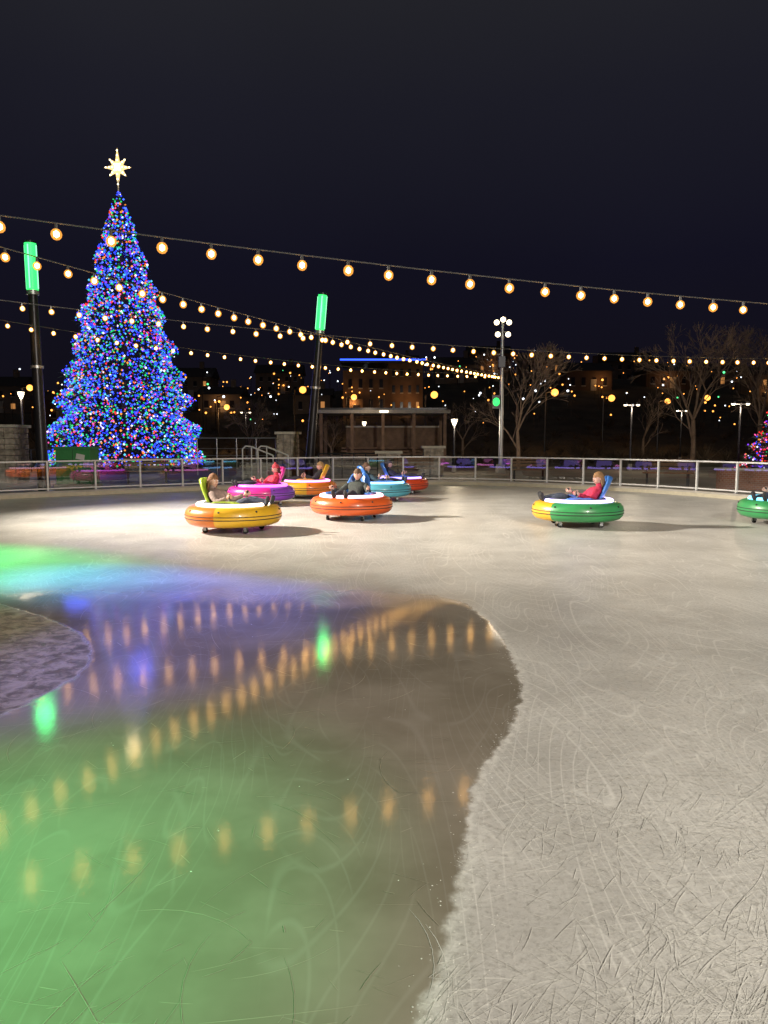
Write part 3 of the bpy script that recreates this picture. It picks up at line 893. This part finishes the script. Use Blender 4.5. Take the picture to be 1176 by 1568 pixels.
# covered stage
e = empty('park_stage'); b = MB(); M_w = mat('stage_timber', (.16, .10, .065), .8, var=.3, vscale=3)
X0, X1, yy = gx(-95, 45), gx(92, 45), 45
b.box(((X0 + X1) / 2, yy + 1.5, 3.28), (X1 - X0 + .6, 4.2, .2), mat('stage_fascia', (.26, .245, .22), .7, var=.15))
b.box(((X0 + X1) / 2, yy + 1.5, 3.45), (X1 - X0 + .2, 3.8, .12), M_dark)
for k in range(5):
    xx = X0 + (X1 - X0) * k / 4
    b.box((xx, yy - .3, 1.9), (.18, .18, 2.55), M_w); b.box((xx, yy + 3.1, 1.9), (.18, .18, 2.55), M_w)
b.box(((X0 + X1) / 2, yy + 1.5, .3), (X1 - X0 + .8, 4.4, .6), M_stone)
b.box(((X0 + X1) / 2 + .6, yy + 3.3, 1.5), (X1 - X0 - 1.4, .2, 1.8), M_w)
for k in range(3): b.box(((X0 + X1) / 2 + .3, yy + .6 + k * .7, .72 + k * .18), (X1 - X0 - 1.6, .5, .1), M_w)
b.box(((X0 + X1) / 2 + .6, yy + 3.15, 2.45), (X1 - X0 - 1.4, .3, .1), M_cap)
b.obj('structure', e, smooth=False)
b = MB(); b.box((0, yy - .63, 3.28), (.5, .06, .10), emis('stage_lamp', (1, .85, .6), 6, True)); b.obj('lamp', e)
lamp('stage_light', 'POINT', (-1, yy - 2.0, 3.4), 50, (1, .75, .48), e, shadow_soft_size=.3)

# ------------------------------------------------------------------ buildings on the hill
M_win = emis('lit_window', (1, .42, .12), .45, True); M_wind = mat('dark_window', (.02, .02, .03), .1)
M_wallo = mat('tan_stucco', (.17, .105, .06), .85, var=.35, vscale=.6); M_neon = emis('blue_neon', (.03, .10, 1), 2.8, True)
e = empty('neon_roof_building'); b = MB(); d = 112; x0 = gx(-62, d); zb = hill(0, d) - .5
def facade(b, x0, x1, y, z0, z1, floors, cols, lit=.3, win=M_win, dm=M_wind):
    fh = (z1 - z0) / floors; cw = (x1 - x0) / cols
    for f in range(floors):
        for c_ in range(cols):
            cx = x0 + (c_ + .5) * cw; cz = z0 + (f + .5) * fh; m = win if random.random() < lit else dm
            b.box((cx, y - .02, cz), (cw * .34, .10, fh * .42), m)
            b.box((cx, y - .05, cz - fh * .25), (cw * .42, .16, fh * .05), M_cap)
b.box((x0 + 3.4, d + 4, zb + 3.2), (6.8, 8, 8.4), M_wallo)
facade(b, x0 + .3, x0 + 6.5, d, zb + 1, zb + 7, 2, 4, .2)
b.box((x0 + 9.4, d + 4.5, zb + 3.8), (5.2, 8, 9.6), M_wallo)
facade(b, x0 + 7, x0 + 11.8, d + .5, zb + 1, zb + 8.4, 3, 4, .15)
b.box((x0 + 6.0, d + 4, zb + 8.7), (12.8, 9, .3), M_dark)
b.box((x0 + 2, d + .0 - .5, zb + 1.6), (2, 1.0, 3), M_wallo); b.box((x0 + 2, d - 1.03, zb + 1.2), (1, .06, 2.1), M_wind)
b.obj('walls_and_windows', e, smooth=False)
b = MB(); b.box((x0 + 6.0, d - .55, zb + 8.95), (12.8, .15, .22), M_neon); b.obj('neon_strip', e)
for k in (1.5, 9.5): lamp('facade_light', 'POINT', (x0 + k, d - 1.6, zb + 2.5), 100, (1, .48, .17), e, shadow_soft_size=.3)

M_amber = emis('sodium_lamp', (1, .36, .06), 3.2, True); M_wl = emis('white_lamp', (.85, .92, 1), 3.5, True); M_gl = emis('green_lamp', (.1, 1, .3), 2.5, True)
WALLS = [mat('house_wall_%d' % i, c, .85, var=.15, vscale=1) for i, c in enumerate([(.18, .14, .11), (.13, .10, .08), (.17, .14, .12), (.11, .07, .05)])]
M_roof = mat('shingle_roof', (.04, .035, .035), .9, var=.3)
hl = [0]
def house(az, d, w_, dp, h, porch=True):
    x = gx(az, d); z = hill(x, d) - .6; e = empty('house', (x, d, z)); b = MB(); wm = random.choice(WALLS)
    b.box((0, dp / 2, h / 2 + .3), (w_, dp, h + .6), wm)
    H = h + .6; r = w_ * .22
    b.add([(-w_ / 2 - .4, -.5, H), (w_ / 2 + .4, -.5, H), (w_ / 2 + .4, dp + .5, H), (-w_ / 2 - .4, dp + .5, H), (-w_ / 2 - .4, dp / 2, H + r), (w_ / 2 + .4, dp / 2, H + r)], [[0, 1, 5, 4], [2, 3, 4, 5], [0, 4, 3], [1, 2, 5], [3, 2, 1, 0]], M_roof)
    facade(b, -w_ / 2 + .3, w_ / 2 - .3, 0, .6, H - .2, 2 if h > 4 else 1, max(2, int(w_ / 2.0)), .12)
    b.box((w_ * .1, -.04, 1.5), (1, .1, 2.1), M_cap)
    b.box((w_ * .25, dp / 2, H + r + .4), (.8, .8, 1.6), wm)
    b.obj('building', e, smooth=False)
    if porch:
        b = MB(); px = R(-.4, .4) * w_
        b.ball((px, -.6, 2.4), .20, M_amber, 2); b.tube((px, -.5, 2.5), (px, 0, 2.5), .04, .04, M_dark); b.obj('porch_lamp', e)
        hl[0] += 1
        if hl[0] % 2: lamp('porch_light', 'POINT', (px, -1.3, 2.3), 60, (1, .48, .16), e, shadow_soft_size=.2)
for az, d, w_, h in ((-590, 130, 9, 4.5), (-500, 110, 7, 3.5), (-300, 150, 10, 4.5), (-250, 125, 7, 3), (-160, 165, 10, 4.5), (-110, 120, 6, 3), (110, 140, 8, 3.4), (160, 180, 10, 4.5), (240, 150, 8, 3.4), (310, 130, 8, 3.4), (370, 170, 11, 4.5), (430, 135, 8, 3), (520, 150, 9, 3.4), (600, 130, 8, 4.5), (-420, 165, 9, 4.5), (20, 180, 10, 4.5), (-700, 130, 10, 4.5), (700, 130, 10, 4.5)):
    house(az, d, w_, 7, h, random.random() < .55)
nn = [0]
def hill_lamp(az, d, h, amber=True):
    x = gx(az, d); z = hill(x, d); b = MB(); b.tube((x, d, z), (x, d, z + h), .09, .06, M_dark, 6); b.tube((x, d, z + h), (x + .8, d, z + h + .1), .05, .05, M_dark, 6)
    b.ball((x + .9, d, z + h), R(.26, .38) if amber else R(.12, .2), M_amber if amber else M_wl, 2); o = b.obj('street_lamp')
    if amber:
        nn[0] += 1
        if nn[0] % 2:
            lamp('glow', 'POINT', (x + .9, d - .6, z + h - .6), 240, (1, .5, .17), o, shadow_soft_size=.3)
for az in (-255, -130, -55, 65, 250, 330, 410, 485, -555, -330): hill_lamp(az + R(-8, 8), R(72, 100), R(4.5, 6.5))
for k in range(24): hill_lamp(R(-620, 620), R(95, 210), R(2.5, 6), False)
b = MB()
for k in range(620):
    d = R(90, 235); x = R(-.6, .6) * d; z = hill(x, d) + R(.6, 5); b.tube((x, d + .15, hill(x, d) - .2), (x, d + .15, z), .04, .04, M_dark, 3); b.ball((x, d, z), R(.06, .17) * random.choice((.8, 1, 1.3)), random.choices([M_amber, M_wl, M_gl], (.7, .25, .05))[0], 1)
b.obj('distant_town_lights')
b = MB(); M_sh = mat('winter_shrub', (.06, .045, .03), .95, var=.4)
for k in range(420):
    d = R(50, 105); x = R(-.62, .62) * d; z = hill(x, d); s = R(.5, 1.6)
    if abs(x) < 6 and d < 53: continue
    for j in range(26):
        a = Vector((random.gauss(0, .5), random.gauss(0, .5), R(.3, 1.0))) * s; b.tube((x, d, z), Vector((x, d, z)) + a, .025, .006, M_sh, 3, False)
b.obj('hillside_shrubs', smooth=False)
